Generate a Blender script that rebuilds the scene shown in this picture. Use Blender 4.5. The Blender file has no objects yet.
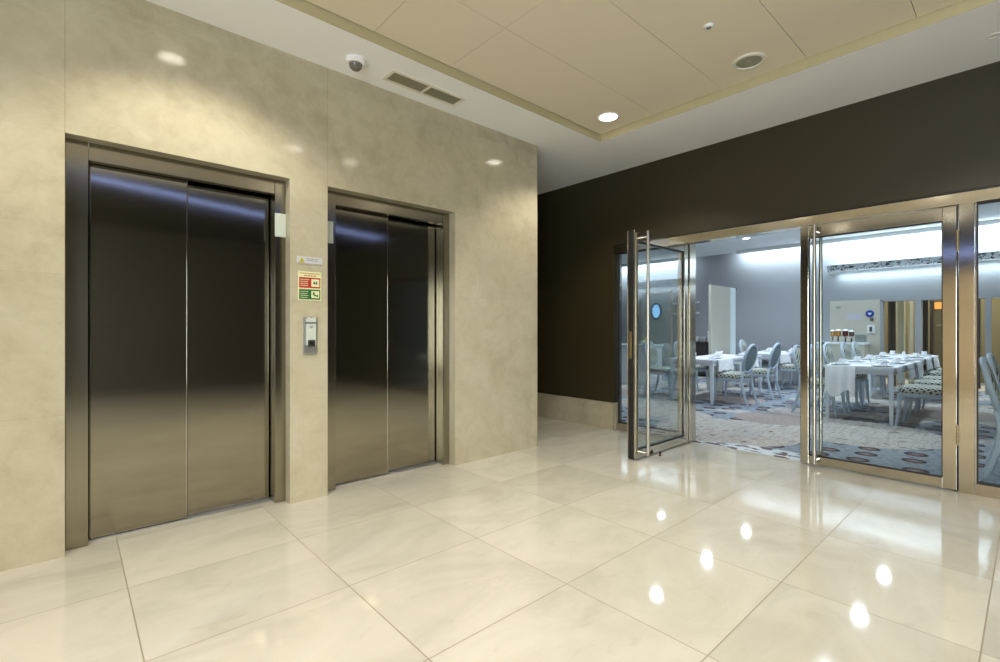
import bpy, bmesh, math, random
from mathutils import Vector, Matrix
random.seed(7)
PI = math.pi
S = bpy.context.scene
C = S.collection

# ------------------------------------------------------------------ camera, world, exposure, large lights
ANG = math.atan2(533, 478.7)                       # heading measured from +X
cam = bpy.data.cameras.new('camera')
cam.sensor_width = 36.0
cam.lens = 36.0 * 478.7 / 1000.0
cam.shift_y = -0.0005
cam.clip_start = 0.05
co = bpy.data.objects.new('camera', cam)
C.objects.link(co)
co.location = (0, 0, 1.2)
co.rotation_euler = (PI / 2, 0, ANG - PI / 2)
S.camera = co

w = bpy.data.worlds.new('world')
S.world = w
w.use_nodes = True
w.node_tree.nodes['Background'].inputs[0].default_value = (0.5, 0.55, 0.65, 1)
w.node_tree.nodes['Background'].inputs[1].default_value = 0.15

S.view_settings.view_transform = 'Standard'
S.view_settings.look = 'None'
S.view_settings.exposure = 0.0
S.view_settings.gamma = 1
S.view_settings.use_curve_mapping = False
S.cycles.max_bounces = 8
S.cycles.diffuse_bounces = 5
S.cycles.glossy_bounces = 5
S.cycles.transmission_bounces = 8
S.cycles.transparent_max_bounces = 16
S.cycles.sample_clamp_indirect = 6.0
S.cycles.caustics_reflective = False
S.cycles.caustics_refractive = False

WARM = (1.0, 0.93, 0.79)
COOL = (0.76, 0.89, 1.0)


def light(name, kind, loc, rot, power, col, **kw):
    d = bpy.data.lights.new(name, kind)
    d.energy = power
    d.color = col
    for k, v in kw.items():
        setattr(d, k, v)
    o = bpy.data.objects.new(name, d)
    C.objects.link(o)
    o.location = loc
    o.rotation_euler = rot
    return o


# dining room cove lights: long strips hidden above the far wall, washing it with cool light
light('cove_light', 'AREA', (12.50, 0.6, 3.17), (0, math.radians(-40), 0), 115, COOL, shape='RECTANGLE', size=0.10, size_y=8.7)
light('cove_light', 'AREA', (12.50, 7.9, 3.17), (0, math.radians(-40), 0), 40, COOL, shape='RECTANGLE', size=0.10, size_y=3.0)
light('ledge_light', 'AREA', (12.62, -0.4, 2.43), (0, math.radians(-25), 0), 34, COOL, shape='RECTANGLE', size=0.05, size_y=6.6)
light('ledge_up_light', 'AREA', (12.62, -0.4, 2.50), (0, math.radians(-155), 0), 75, COOL, shape='RECTANGLE', size=0.05, size_y=6.6)
# the lobby's linear cool light behind the camera
light('lobby_linear_light', 'AREA', (2.4, -1.16, 3.085), (0, 0, -0.26), 9, (0.30, 0.42, 1.0), shape='RECTANGLE', size=4.9, size_y=0.08)
light('near_wall_light', 'AREA', (-3.37, 1.2, 2.75), (0, -PI / 2, 0), 1.6, (0.30, 0.42, 1.0), shape='RECTANGLE', size=0.08, size_y=1.9)
# added fill light, behind and left of the camera, to brighten the ceiling
light('added_fill_light', 'AREA', (-3.36, -2.25, 1.35), (0, -PI / 2, 0), 300, (0.86, 0.94, 1.0), shape='RECTANGLE', size=2.2, size_y=3.5)
# lobby downlights (x, y, power)
LAMPS = [(0.55, 2.68, 1), (3.71, 2.63, 1), (1.82, 1.49, .5), (2.45, 1.50, .5), (0.55, 0.9, .9), (3.6, 0.10, 1), (2.1, 0.0, .9), (-0.9, 2.4, .8), (-1.2, 0.9, .9), (-1.2, -0.6, .9), (-2.4, 0.4, .9)]
LAMP_POWER = 108.0



# ------------------------------------------------------------------ materials
def newmat(name):
    m = bpy.data.materials.new(name)
    m.use_nodes = True
    return m, m.node_tree, m.node_tree.nodes['Principled BSDF']


def plain(name, col, rough=0.5, metal=0.0, spec=None, emit=None, es=0.0, coat=0.0, aniso=0.0):
    m, nt, b = newmat(name)
    b.inputs['Base Color'].default_value = (*col, 1)
    b.inputs['Roughness'].default_value = rough
    b.inputs['Metallic'].default_value = metal
    if spec is not None:
        b.inputs['Specular IOR Level'].default_value = spec
    if emit:
        b.inputs['Emission Color'].default_value = (*emit, 1)
        b.inputs['Emission Strength'].default_value = es
    if coat:
        b.inputs['Coat Weight'].default_value = coat
        b.inputs['Coat Roughness'].default_value = 0.05
    return m


def N(nt, t, **kw):
    n = nt.nodes.new(t)
    for k, v in kw.items():
        setattr(n, k, v)
    return n


def mathn(nt, op, a, b=None, c=None, clamp=False):
    n = N(nt, 'ShaderNodeMath', operation=op, use_clamp=clamp)
    for i, v in enumerate((a, b, c)):
        if v is None:
            continue
        if isinstance(v, (int, float)):
            n.inputs[i].default_value = v
        else:
            nt.links.new(v, n.inputs[i])
    return n.outputs[0]


def mix(nt, fac, a, b):
    n = N(nt, 'ShaderNodeMix', data_type='RGBA')
    for i, v in ((0, fac), (6, a), (7, b)):
        if isinstance(v, (int, float)):
            n.inputs[i].default_value = v
        elif isinstance(v, tuple):
            n.inputs[i].default_value = (*v, 1)
        else:
            nt.links.new(v, n.inputs[i])
    return n.outputs[2]


def ramp(nt, fac, stops):
    n = N(nt, 'ShaderNodeValToRGB')
    e = n.color_ramp.elements
    while len(e) < len(stops):
        e.new(0.5)
    for i, (p, c) in enumerate(stops):
        e[i].position = p
        e[i].color = (*c, 1) if isinstance(c, tuple) else (c, c, c, 1)
    nt.links.new(fac, n.inputs[0])
    return n.outputs[0]


def world_pos(nt):
    g = N(nt, 'ShaderNodeNewGeometry')
    s = N(nt, 'ShaderNodeSeparateXYZ')
    nt.links.new(g.outputs['Position'], s.inputs[0])
    return g.outputs['Position'], s.outputs[0], s.outputs[1], s.outputs[2]


def noise(nt, vec, scale, detail=4, rough=0.55, dist=0.0):
    n = N(nt, 'ShaderNodeTexNoise')
    nt.links.new(vec, n.inputs['Vector'])
    n.inputs['Scale'].default_value = scale
    n.inputs['Detail'].default_value = detail
    n.inputs['Roughness'].default_value = rough
    n.inputs['Distortion'].default_value = dist
    return n.outputs[0]


def scaled(nt, vec, sx, sy, sz):
    n = N(nt, 'ShaderNodeVectorMath', operation='MULTIPLY')
    nt.links.new(vec, n.inputs[0])
    n.inputs[1].default_value = (sx, sy, sz)
    return n.outputs[0]


def combine(nt, x, y, z=0.0):
    n = N(nt, 'ShaderNodeCombineXYZ')
    for i, v in enumerate((x, y, z)):
        if isinstance(v, (int, float)):
            n.inputs[i].default_value = v
        else:
            nt.links.new(v, n.inputs[i])
    return n.outputs[0]


def line_mask(nt, coord, at, half):
    """1 inside a thin line coord == at"""
    d = mathn(nt, 'ABSOLUTE', mathn(nt, 'SUBTRACT', coord, at))
    return mathn(nt, 'LESS_THAN', d, half)


def grid_mask(nt, coord, off, pitch, half):
    m = mathn(nt, 'PINGPONG', mathn(nt, 'SUBTRACT', coord, off), pitch / 2)   # 0 on a line
    return mathn(nt, 'LESS_THAN', m, half)


def marble_floor():
    m, nt, b = newmat('polished_cream_marble_tiles')
    P, x, y, z = world_pos(nt)
    tx = mathn(nt, 'FLOOR', mathn(nt, 'DIVIDE', mathn(nt, 'SUBTRACT', x, 0.20), 0.775))
    ty = mathn(nt, 'FLOOR', mathn(nt, 'DIVIDE', mathn(nt, 'SUBTRACT', y, 0.13), 0.6725))
    wn = N(nt, 'ShaderNodeTexWhiteNoise', noise_dimensions='2D')
    nt.links.new(combine(nt, tx, ty), wn.inputs['Vector'])
    # shift the veining from tile to tile
    sh = N(nt, 'ShaderNodeVectorMath', operation='MULTIPLY_ADD')
    nt.links.new(wn.outputs['Color'], sh.inputs[0])
    sh.inputs[1].default_value = (13, 13, 13)
    nt.links.new(P, sh.inputs[2])
    n1 = noise(nt, scaled(nt, sh.outputs[0], 1.0, 1.6, 1), 1.6, 6, 0.6, 0.8)
    n2 = noise(nt, scaled(nt, sh.outputs[0], 1.0, 2.5, 1), 5.0, 5, 0.62, 1.4)
    base = ramp(nt, n1, [(0.30, (0.47, 0.445, 0.37)), (0.55, (0.55, 0.525, 0.445)), (0.78, (0.60, 0.575, 0.50))])
    blot = ramp(nt, n2, [(0.60, 0.0), (0.80, 1.0)])
    base = mix(nt, mathn(nt, 'MULTIPLY', blot, 0.35), base, (0.36, 0.32, 0.225))
    tone = mathn(nt, 'MULTIPLY_ADD', wn.outputs['Value'], 0.12, 0.93)
    br = N(nt, 'ShaderNodeVectorMath', operation='SCALE')
    nt.links.new(base, br.inputs[0])
    nt.links.new(tone, br.inputs[3])
    g = mathn(nt, 'MAXIMUM', grid_mask(nt, x, 0.20, 0.775, 0.0026), grid_mask(nt, y, 0.13, 0.6725, 0.0026))
    col = mix(nt, mathn(nt, 'MULTIPLY', g, 0.8), br.outputs[0], (0.22, 0.18, 0.11))
    nt.links.new(col, b.inputs['Base Color'])
    nt.links.new(mathn(nt, 'MULTIPLY_ADD', g, 0.4, 0.06), b.inputs['Roughness'])
    b.inputs['IOR'].default_value = 1.48
    return m


def wall_stone(name, c0, c1, c2, seams_x=(), rough=0.16, grid=None):
    m, nt, b = newmat(name)
    P, x, y, z = world_pos(nt)
    n1 = noise(nt, P, 1.1, 7, 0.62, 0.9)
    n2 = noise(nt, P, 7.0, 6, 0.7, 0.6)
    f = mathn(nt, 'ADD', mathn(nt, 'MULTIPLY', n1, 0.55), mathn(nt, 'MULTIPLY', n2, 0.45))
    col = ramp(nt, f, [(0.34, c0), (0.50, c1), (0.68, c2)])
    # hair veins
    n3 = noise(nt, P, 2.3, 8, 0.7, 2.0)
    v = mathn(nt, 'ABSOLUTE', mathn(nt, 'SUBTRACT', n3, 0.5))
    vm = ramp(nt, v, [(0.0, 1.0), (0.012, 0.0)])
    col = mix(nt, mathn(nt, 'MULTIPLY', vm, 0.10), col, c0)
    tone_vec = combine(nt, mathn(nt, 'FLOOR', mathn(nt, 'DIVIDE', mathn(nt, 'ADD', x, 0.02), 0.7075)), mathn(nt, 'FLOOR', mathn(nt, 'DIVIDE', z, 0.75)))
    wn = N(nt, 'ShaderNodeTexWhiteNoise', noise_dimensions='2D')
    nt.links.new(tone_vec, wn.inputs['Vector'])
    s = N(nt, 'ShaderNodeVectorMath', operation='SCALE')
    nt.links.new(col, s.inputs[0])
    nt.links.new(mathn(nt, 'MULTIPLY_ADD', wn.outputs['Value'], 0.07, 0.965), s.inputs[3])
    col = s.outputs[0]
    g = None
    for sx in seams_x:
        lm = line_mask(nt, x, sx, 0.0018)
        g = lm if g is None else mathn(nt, 'MAXIMUM', g, lm)
    if g is not None:
        g2 = grid_mask(nt, z, 0.0, 0.75, 0.0013)
        g2 = mathn(nt, 'MULTIPLY', g2, 0.35)
        g = mathn(nt, 'MAXIMUM', g, g2)
        col = mix(nt, mathn(nt, 'MULTIPLY', g, 0.4), col, (0.20, 0.16, 0.09))
    nt.links.new(col, b.inputs['Base Color'])
    b.inputs['Roughness'].default_value = rough
    b.inputs['IOR'].default_value = 1.5
    return m


def brushed(name, col, rough, vertical=False, aniso=0.6, var=0.05):
    m, nt, b = newmat(name)
    tc = N(nt, 'ShaderNodeTexCoord')
    v = scaled(nt, tc.outputs['Object'], 500 if vertical else 3, 500 if vertical else 3, 3 if vertical else 500)
    n = noise(nt, v, 1.0, 2, 0.5)
    nt.links.new(mathn(nt, 'MULTIPLY_ADD', n, var * 2, rough - var), b.inputs['Roughness'])
    c = ramp(nt, n, [(0.3, tuple(k * 0.96 for k in col)), (0.7, tuple(k * 1.04 for k in col))])
    nt.links.new(c, b.inputs['Base Color'])
    b.inputs['Metallic'].default_value = 1.0
    b.inputs['Anisotropic'].default_value = aniso
    return m


def glass_mat(name, tint=(0.95, 0.975, 0.97), refl=0.5):
    m = bpy.data.materials.new(name)
    m.use_nodes = True
    nt = m.node_tree
    nt.nodes.clear()
    out = N(nt, 'ShaderNodeOutputMaterial')
    tr = N(nt, 'ShaderNodeBsdfTransparent')
    tr.inputs[0].default_value = (*tint, 1)
    gl = N(nt, 'ShaderNodeBsdfGlossy')
    gl.inputs['Roughness'].default_value = 0.0
    fr = N(nt, 'ShaderNodeFresnel')
    fr.inputs[0].default_value = 1.45
    mx = N(nt, 'ShaderNodeMixShader')
    nt.links.new(mathn(nt, 'MULTIPLY', fr.outputs[0], refl), mx.inputs[0])
    nt.links.new(tr.outputs[0], mx.inputs[1])
    nt.links.new(gl.outputs[0], mx.inputs[2])
    nt.links.new(mx.outputs[0], out.inputs[0])
    return m


def carpet_mat():
    m, nt, b = newmat('patterned_carpet')
    P, x, y, z = world_pos(nt)
    b.inputs['Roughness'].default_value = 0.95
    b.inputs['Specular IOR Level'].default_value = 0.1
    flat = combine(nt, x, y, 0.0)
    # blue grey ground with rings of brown
    base = ramp(nt, noise(nt, flat, 18, 3), [(0.35, (0.19, 0.22, 0.265)), (0.65, (0.30, 0.34, 0.385))])
    vo = N(nt, 'ShaderNodeTexVoronoi', voronoi_dimensions='2D')
    vo.inputs['Scale'].default_value = 3.0
    vo.inputs['Randomness'].default_value = 0.38
    nt.links.new(flat, vo.inputs['Vector'])
    d = vo.outputs['Distance']
    ring = ramp(nt, d, [(0.0, (0.28, 0.25, 0.25)), (0.10, (0.17, 0.12, 0.12)), (0.16, (0.15, 0.11, 0.11)), (0.19, (0.05, 0.04, 0.045)), (0.335, (0.05, 0.04, 0.045)), (0.345, (0.2, 0.2, 0.2))])
    spot = mathn(nt, 'LESS_THAN', d, 0.275)
    blue = mix(nt, spot, base, ring)
    # cream brushed zones
    st = noise(nt, scaled(nt, flat, 4.0, 22.0, 1), 1.0, 5, 0.7, 1.5)
    cream = ramp(nt, st, [(0.30, (0.26, 0.235, 0.225)), (0.45, (0.40, 0.375, 0.35)), (0.65, (0.52, 0.50, 0.47))])
    fl = noise(nt, scaled(nt, flat, 14, 6, 1), 1.0, 2, 0.5, 0.4)
    cream = mix(nt, mathn(nt, 'GREATER_THAN', fl, 0.665), cream, (0.10, 0.08, 0.08))
    # taupe discs
    taupe = ramp(nt, noise(nt, flat, 30, 2), [(0.3, (0.25, 0.21, 0.20)), (0.7, (0.38, 0.33, 0.31))])

    def disc(cx, cy, r):
        dx = mathn(nt, 'SUBTRACT', x, cx)
        dy = mathn(nt, 'SUBTRACT', y, cy)
        dd = mathn(nt, 'SQRT', mathn(nt, 'ADD', mathn(nt, 'MULTIPLY', dx, dx), mathn(nt, 'MULTIPLY', dy, dy)))
        return mathn(nt, 'LESS_THAN', dd, r)

    def union(lst):
        g = None
        for a in lst:
            k = disc(*a)
            g = k if g is None else mathn(nt, 'MAXIMUM', g, k)
        return g
    big = N(nt, 'ShaderNodeTexNoise', noise_dimensions='2D')
    big.inputs['Scale'].default_value = 0.75
    big.inputs['Detail'].default_value = 1
    nt.links.new(flat, big.inputs['Vector'])
    zone = mathn(nt, 'MULTIPLY', mathn(nt, 'GREATER_THAN', big.outputs[0], 0.50), mathn(nt, 'GREATER_THAN', x, 7.2))
    cm = mathn(nt, 'MAXIMUM', zone, union([(5.85, 2.45, 0.80), (6.9, 1.4, 0.85), (6.35, 3.45, 0.55), (7.1, 4.2, 0.6)]))
    col = mix(nt, cm, blue, cream)
    col = mix(nt, union([(7.15, 2.35, 0.50), (8.6, 3.6, 0.6), (9.4, 0.9, 0.7), (7.9, 5.4, 0.6)]), col, taupe)
    col = mix(nt, union([(4.35, 1.75, 0.95)]), col, mix(nt, mathn(nt, 'GREATER_THAN', fl, 0.56), (0.55, 0.62, 0.68), (0.14, 0.11, 0.12)))
    nt.links.new(col, b.inputs['Base Color'])
    return m


def dotted_fabric():
    m, nt, b = newmat('dotted_seat_fabric')
    tc = N(nt, 'ShaderNodeTexCoord')
    s = N(nt, 'ShaderNodeSeparateXYZ')
    nt.links.new(tc.outputs['Object'], s.inputs[0])
    # diagonal lattice of dark lozenges on cream; height joins in so that the sides carry it too
    p = 0.032
    u = mathn(nt, 'ADD', s.outputs[0], mathn(nt, 'MULTIPLY', s.outputs[2], 1.0))
    v = mathn(nt, 'ADD', s.outputs[1], mathn(nt, 'MULTIPLY', s.outputs[2], 0.35))
    a = mathn(nt, 'PINGPONG', mathn(nt, 'ADD', u, v), p)
    c = mathn(nt, 'PINGPONG', mathn(nt, 'SUBTRACT', u, v), p)
    k = mathn(nt, 'MULTIPLY', mathn(nt, 'GREATER_THAN', a, p * 0.42), mathn(nt, 'GREATER_THAN', c, p * 0.42))
    col = mix(nt, k, (0.47, 0.50, 0.44), (0.035, 0.035, 0.035))
    nt.links.new(col, b.inputs['Base Color'])
    b.inputs['Roughness'].default_value = 0.85
    return m


def lace_mat():
    m, nt, b = newmat('frieze_ornament')
    P, x, y, z = world_pos(nt)
    n = noise(nt, combine(nt, y, z), 12, 2, 0.5, 2.2)
    k = ramp(nt, n, [(0.55, (0.80, 0.84, 0.88)), (0.58, (0.05, 0.06, 0.07))])
    nt.links.new(k, b.inputs['Base Color'])
    b.inputs['Roughness'].default_value = 0.5
    return m


M = dict(
    floor=marble_floor(),
    stone=wall_stone('cream_wall_marble', (0.385, 0.34, 0.235), (0.48, 0.437, 0.313), (0.545, 0.507, 0.385), (-0.02, 1.395), rough=0.10),
    skirting=wall_stone('skirting_marble', (0.34, 0.29, 0.19), (0.43, 0.38, 0.27), (0.50, 0.45, 0.34), rough=0.3),
    brown=plain('dark_olive_brown_paint', (0.028, 0.0215, 0.0055), 0.55),
    soffit=plain('white_ceiling_paint', (0.88, 0.88, 0.88), 0.8),
    panel=plain('cream_ceiling_panel', (0.76, 0.68, 0.53), 0.6),
    riser=plain('olive_cream_riser', (0.48, 0.43, 0.26), 0.7),
    black=plain('black_rubber', (0.008, 0.008, 0.009), 0.5),
    void=plain('dark_shaft', (0.01, 0.01, 0.01), 0.9),
    lift=brushed('brushed_steel_lift_door', (0.40, 0.37, 0.29), 0.10, var=0.03),
    liftframe=brushed('brushed_steel_lift_frame', (0.38, 0.35, 0.27), 0.18, vertical=True, var=0.03),
    steel=brushed('satin_steel_frame', (0.60, 0.56, 0.47), 0.11, vertical=True, aniso=0.3, var=0.02),
    handle=plain('satin_handle_steel', (0.55, 0.51, 0.43), 0.30, 1.0),
    chrome=plain('polished_steel', (0.62, 0.60, 0.55), 0.12, 1.0),
    alu=plain('aluminium_sill', (0.55, 0.55, 0.55), 0.4, 1.0),
    brass=plain('brass', (0.38, 0.30, 0.17), 0.3, 1.0),
    glass=glass_mat('clear_door_glass'),
    carpet=carpet_mat(),
    grey=plain('blue_grey_wall_paint', (0.31, 0.325, 0.345), 0.8),
    beige=plain('beige_wall_paint', (0.50, 0.48, 0.41), 0.7),
    white=plain('white_paint', (0.78, 0.80, 0.82), 0.5),
    dceil=plain('dining_ceiling_paint', (0.80, 0.82, 0.82), 0.85),
    cream=plain('cream_panel', (0.46, 0.45, 0.38), 0.5),
    frost=plain('pale_edge_panel', (0.62, 0.72, 0.74), 0.3),
    chairpaint=plain('blue_grey_chair_paint', (0.40, 0.485, 0.57), 0.42),
    backcloth=plain('grey_teal_chair_back', (0.16, 0.215, 0.235), 0.85),
    dots=dotted_fabric(),
    cloth=plain('white_table_cloth', (0.80, 0.82, 0.86), 0.8),
    china=plain('white_china', (0.85, 0.86, 0.88), 0.15),
    tablewhite=plain('white_table_lacquer', (0.66, 0.72, 0.80), 0.3),
    lace=lace_mat(),
    lampglow=plain('lamp_lens', (1, 1, 1), 0.5, emit=(1.0, 0.93, 0.80), es=14),
    coolglow=plain('cool_lamp_lens', (1, 1, 1), 0.5, emit=(0.85, 0.94, 1.0), es=16),
    strip=plain('led_strip', (1, 1, 1), 0.5, emit=(0.80, 0.92, 1.0), es=3.0),
    bluewin=plain('lit_porthole_glass', (0.3, 0.5, 0.8), 0.3, emit=(0.25, 0.6, 1.0), es=1.3),
    bluerim=plain('dark_blue_rim', (0.015, 0.03, 0.12), 0.4),
    bluesign=plain('blue_sign', (0.02, 0.05, 0.33), 0.4),
    orange=plain('orange_lit_sign', (0.8, 0.3, 0.05), 0.4, emit=(1.0, 0.35, 0.08), es=0.8),
    wood=plain('olive_brown_wood', (0.15, 0.13, 0.07), 0.4),
    curtain=plain('cream_curtain', (0.55, 0.54, 0.42), 0.85),
    darkcur=plain('dark_curtain', (0.055, 0.05, 0.045), 0.85),
    darkwood=plain('dark_stained_wood', (0.035, 0.03, 0.03), 0.4),
    red=plain('sign_red', (0.42, 0.02, 0.018), 0.5),
    green=plain('sign_green', (0.01, 0.12, 0.035), 0.5),
    signcream=plain('sign_pale_yellow', (0.72, 0.74, 0.42), 0.5),
    signpale=plain('sign_pale_grey', (0.55, 0.56, 0.58), 0.5),
    yellow=plain('warning_yellow', (0.50, 0.44, 0.05), 0.5),
    ink=plain('grey_ink', (0.10, 0.10, 0.13), 0.6),
    display=plain('display_white', (0.50, 0.55, 0.49), 0.35, emit=(0.8, 0.9, 0.8), es=0.06),
    dark=plain('dark_plastic', (0.04, 0.04, 0.035), 0.3),
    camgrey=plain('dome_grey', (0.16, 0.155, 0.13), 0.15),
    ivory=plain('ivory_plastic', (0.74, 0.71, 0.60), 0.5),
    mesh=plain('speaker_mesh', (0.30, 0.30, 0.22), 0.6),
    amber=plain('amber_juice', (0.36, 0.17, 0.03), 0.1),
    darkjuice=plain('dark_juice', (0.10, 0.02, 0.015), 0.1),
    cola=plain('brown_juice', (0.07, 0.035, 0.02), 0.1),
    wallbrown=plain('lobby_brown_wall', (0.10, 0.09, 0.075), 0.6),
    oak=plain('warm_beige_wall', (0.74, 0.60, 0.42), 0.5),
    lemon=plain('yellow_fruit', (0.65, 0.50, 0.05), 0.4),
)


# ------------------------------------------------------------------ mesh helpers
def bm_new():
    return bmesh.new()


def box(bm, x0, x1, y0, y1, z0, z1, bev=0.0):
    r = bmesh.ops.create_cube(bm, size=1.0)
    vs = r['verts']
    for v in vs:
        v.co = Vector((x0 + (v.co.x + .5) * (x1 - x0), y0 + (v.co.y + .5) * (y1 - y0), z0 + (v.co.z + .5) * (z1 - z0)))
    if bev:
        es = list({e for v in vs for e in v.link_edges})
        bmesh.ops.bevel(bm, geom=es, offset=bev, segments=2, profile=0.6, affect='EDGES')
    return bm


def cyl(bm, p0, p1, r0, r1=None, seg=20, caps=True):
    r1 = r0 if r1 is None else r1
    p0, p1 = Vector(p0), Vector(p1)
    d = p1 - p0
    mtx = Matrix.Translation((p0 + p1) / 2) @ d.to_track_quat('Z', 'Y').to_matrix().to_4x4()
    bmesh.ops.create_cone(bm, cap_ends=caps, segments=seg, radius1=r0, radius2=r1, depth=d.length, matrix=mtx)
    return bm


def lathe(bm, prof, seg=24, cx=0, cy=0, cz=0):
    rings = []
    for r, z in prof:
        if r < 1e-6:
            rings.append([bm.verts.new((cx, cy, cz + z))])
        else:
            rings.append([bm.verts.new((cx + r * math.cos(2 * PI * i / seg), cy + r * math.sin(2 * PI * i / seg), cz + z)) for i in range(seg)])
    for a, b in zip(rings, rings[1:]):
        for i in range(seg):
            j = (i + 1) % seg
            if len(a) == 1 and len(b) == 1:
                continue
            if len(a) == 1:
                bm.faces.new((a[0], b[i], b[j]))
            elif len(b) == 1:
                bm.faces.new((a[i], a[j], b[0]))
            else:
                bm.faces.new((a[i], a[j], b[j], b[i]))
    return bm


def sweep(bm, pts, radii, seg=8, flat=1.0, closed=False, up=Vector((0, 0, 1))):
    """tube through pts; radii per point or one; flat squeezes it along the up-ish side"""
    pts = [Vector(p) for p in pts]
    n = len(pts)
    if isinstance(radii, (int, float)):
        radii = [radii] * n
    rings = []
    for i, p in enumerate(pts):
        if closed:
            t = pts[(i + 1) % n] - pts[i - 1]
        else:
            t = pts[min(i + 1, n - 1)] - pts[max(i - 1, 0)]
        t.normalize()
        a = up.cross(t)
        if a.length < 1e-4:
            a = Vector((1, 0, 0)).cross(t)
        a.normalize()
        c = t.cross(a)
        rings.append([bm.verts.new(p + (a * math.cos(2 * PI * k / seg) + c * math.sin(2 * PI * k / seg) * flat) * radii[i]) for k in range(seg)])
    rng = range(n) if closed else range(n - 1)
    for i in rng:
        A, B = rings[i], rings[(i + 1) % n]
        for k in range(seg):
            j = (k + 1) % seg
            bm.faces.new((A[k], A[j], B[j], B[k]))
    if not closed:
        bm.faces.new(rings[0][::-1])
        bm.faces.new(rings[-1])
    return bm


def obj(name, bm, mat, parent=None, smooth=False, loc=None, rotz=0.0):
    me = bpy.data.meshes.new(name)
    bmesh.ops.recalc_face_normals(bm, faces=bm.faces[:])
    if smooth:
        for f in bm.faces:
            f.smooth = True
        for e in bm.edges:
            if len(e.link_faces) == 2 and e.calc_face_angle(0) > 0.7:
                e.smooth = False
    bm.to_mesh(me)
    bm.free()
    me.materials.append(M[mat] if isinstance(mat, str) else mat)
    o = bpy.data.objects.new(name, me)
    C.objects.link(o)
    if parent:
        o.parent = parent
    if loc:
        o.location = loc
    o.rotation_euler.z = rotz
    return o


def tag(o, label=None, cat=None, group=None):
    if label:
        o['label'] = label
    if cat:
        o['category'] = cat
    if group:
        o['group'] = group
    return o


def thing(name, label, cat, loc=(0, 0, 0), rotz=0.0, group=None):
    o = bpy.data.objects.new(name, None)
    o.empty_display_size = 0.1
    C.objects.link(o)
    o.location = loc
    o.rotation_euler.z = rotz
    return tag(o, label, cat, group)


def struct(name, bm=None, mat=None, loc=None):
    if bm is None:
        o = bpy.data.objects.new(name, None)
        C.objects.link(o)
        if loc:
            o.location = loc
    else:
        o = obj(name, bm, mat)
    o['kind'] = 'structure'
    return o


def dup(root, loc, rotz, label=None, group=None):
    r = root.copy()
    C.objects.link(r)
    r.location = loc
    r.rotation_euler = (0, 0, rotz)
    if label:
        r['label'] = label
    if group:
        r['group'] = group
    for ch in list(root.children):
        c = ch.copy()
        C.objects.link(c)
        c.parent = r
        for g in list(ch.children):
            d = g.copy()
            C.objects.link(d)
            d.parent = c
    return r


def B(*a, **k):
    return box(bm_new(), *a, **k)


# ------------------------------------------------------------------ lobby shell
ZC, ZU = 3.11, 3.18
fl = struct('floor', B(-3.6, 5.0, -4.4, 8.2, -0.12, 0.0), 'floor')

bm = bm_new()                                       # elevator wall: piers and lintel round the two openings
for x0, x1, z0, z1 in ((-1.0, -0.02, 0, ZC), (1.13, 1.395, 0, 2.25), (2.545, 3.6, 0, ZC), (-0.02, 2.545, 2.25, ZC)):
    box(bm, x0, x1, 3.43, 3.80, z0, z1)
box(bm, 3.3, 3.6, 3.80, 8.2, 0, ZC)
struct('wall_left', bm, 'stone')
struct('wall_left_rear', B(-3.6, -1.0, 3.43, 3.80, 0, ZC), 'brown')

bm = bm_new()                                       # dark wall over and beside the entrance
box(bm, 4.90, 5.06, 3.39, 8.2, 0, 3.26)
box(bm, 4.90, 5.06, -4.4, 3.39, 2.235, 3.26)
box(bm, 4.90, 5.06, -4.4, -1.62, 0, 2.235)
struct('wall_right', bm, 'brown')
bm = bm_new()
box(bm, 4.878, 4.90, 3.39, 8.2, 0.0, 0.325, bev=0.002)
box(bm, 4.90, 4.96, 3.372, 3.389, 0.0, 0.325, bev=0.002)
struct('baseboard_right', bm, 'skirting')

bm = bm_new()
box(bm, -3.6, 5.06, -4.4, -4.2, 0, 3.11)
struct('wall_back', bm, 'wallbrown')
bm = bm_new()
box(bm, -3.6, -3.4, -4.2, 3.43, 0, 2.4)
struct('wall_near', bm, 'oak')
wn_ = struct('added_window', loc=(-3.40, -4.05, 0.2))  # invented window, out of view, framing the added fill light
bm = bm_new()
for a in ((0, 3.6, 0, 0.05), (0, 3.6, 2.25, 2.30), (0, 0.05, 0.05, 2.25), (3.55, 3.6, 0.05, 2.25), (1.78, 1.82, 0.05, 2.25)):
    box(bm, 0.0, 0.03, a[0], a[1], a[2], a[3])
obj('window_frame', bm, 'steel', wn_)
obj('glass_pane', B(0.008, 0.014, 0.05, 3.55, 0.05, 2.25), 'glass', wn_)
struct('trim_near', B(-3.6, -3.4, -4.2, 3.43, 2.4, 3.11), 'brown')
struct('wall_passage', B(3.3, 5.06, 8.0, 8.2, 0, 3.11), 'brown')

# ceiling: white soffit round a shallow coffer of cream panels
CX0, CX1, CY0, CY1 = -0.6, 4.0, -0.11, 2.93
bm = bm_new()
box(bm, -1.0, 4.9, CY1, 8.2, ZC, 3.30)
box(bm, CX1, 4.9, -0.3, CY1, ZC, 3.30)
box(bm, -1.0, CX1, -0.3, CY0, ZC, 3.30)
box(bm, -1.0, CX0, CY0, CY1, ZC, 3.30)
struct('ceiling', bm, 'soffit')
struct('ceiling_rear', box(B(-1.0, 4.9, -4.4, -0.3, ZC, 3.30), -3.6, -1.0, -4.4, 3.43, ZC, 3.30), 'brown')
bm = bm_new()
box(bm, CX0, CX1, CY1 - 0.006, CY1 - 0.0005, ZC + 0.001, ZU + 0.03)
box(bm, CX1 - 0.006, CX1 - 0.0005, CY0, CY1 - 0.007, ZC + 0.001, ZU + 0.03)
struct('trim_coffer', bm, 'riser')
struct('ceiling_backing', B(CX0, CX1 - 0.007, CY0, CY1 - 0.007, 3.205, 3.30), 'riser')
bm = bm_new()
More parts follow.
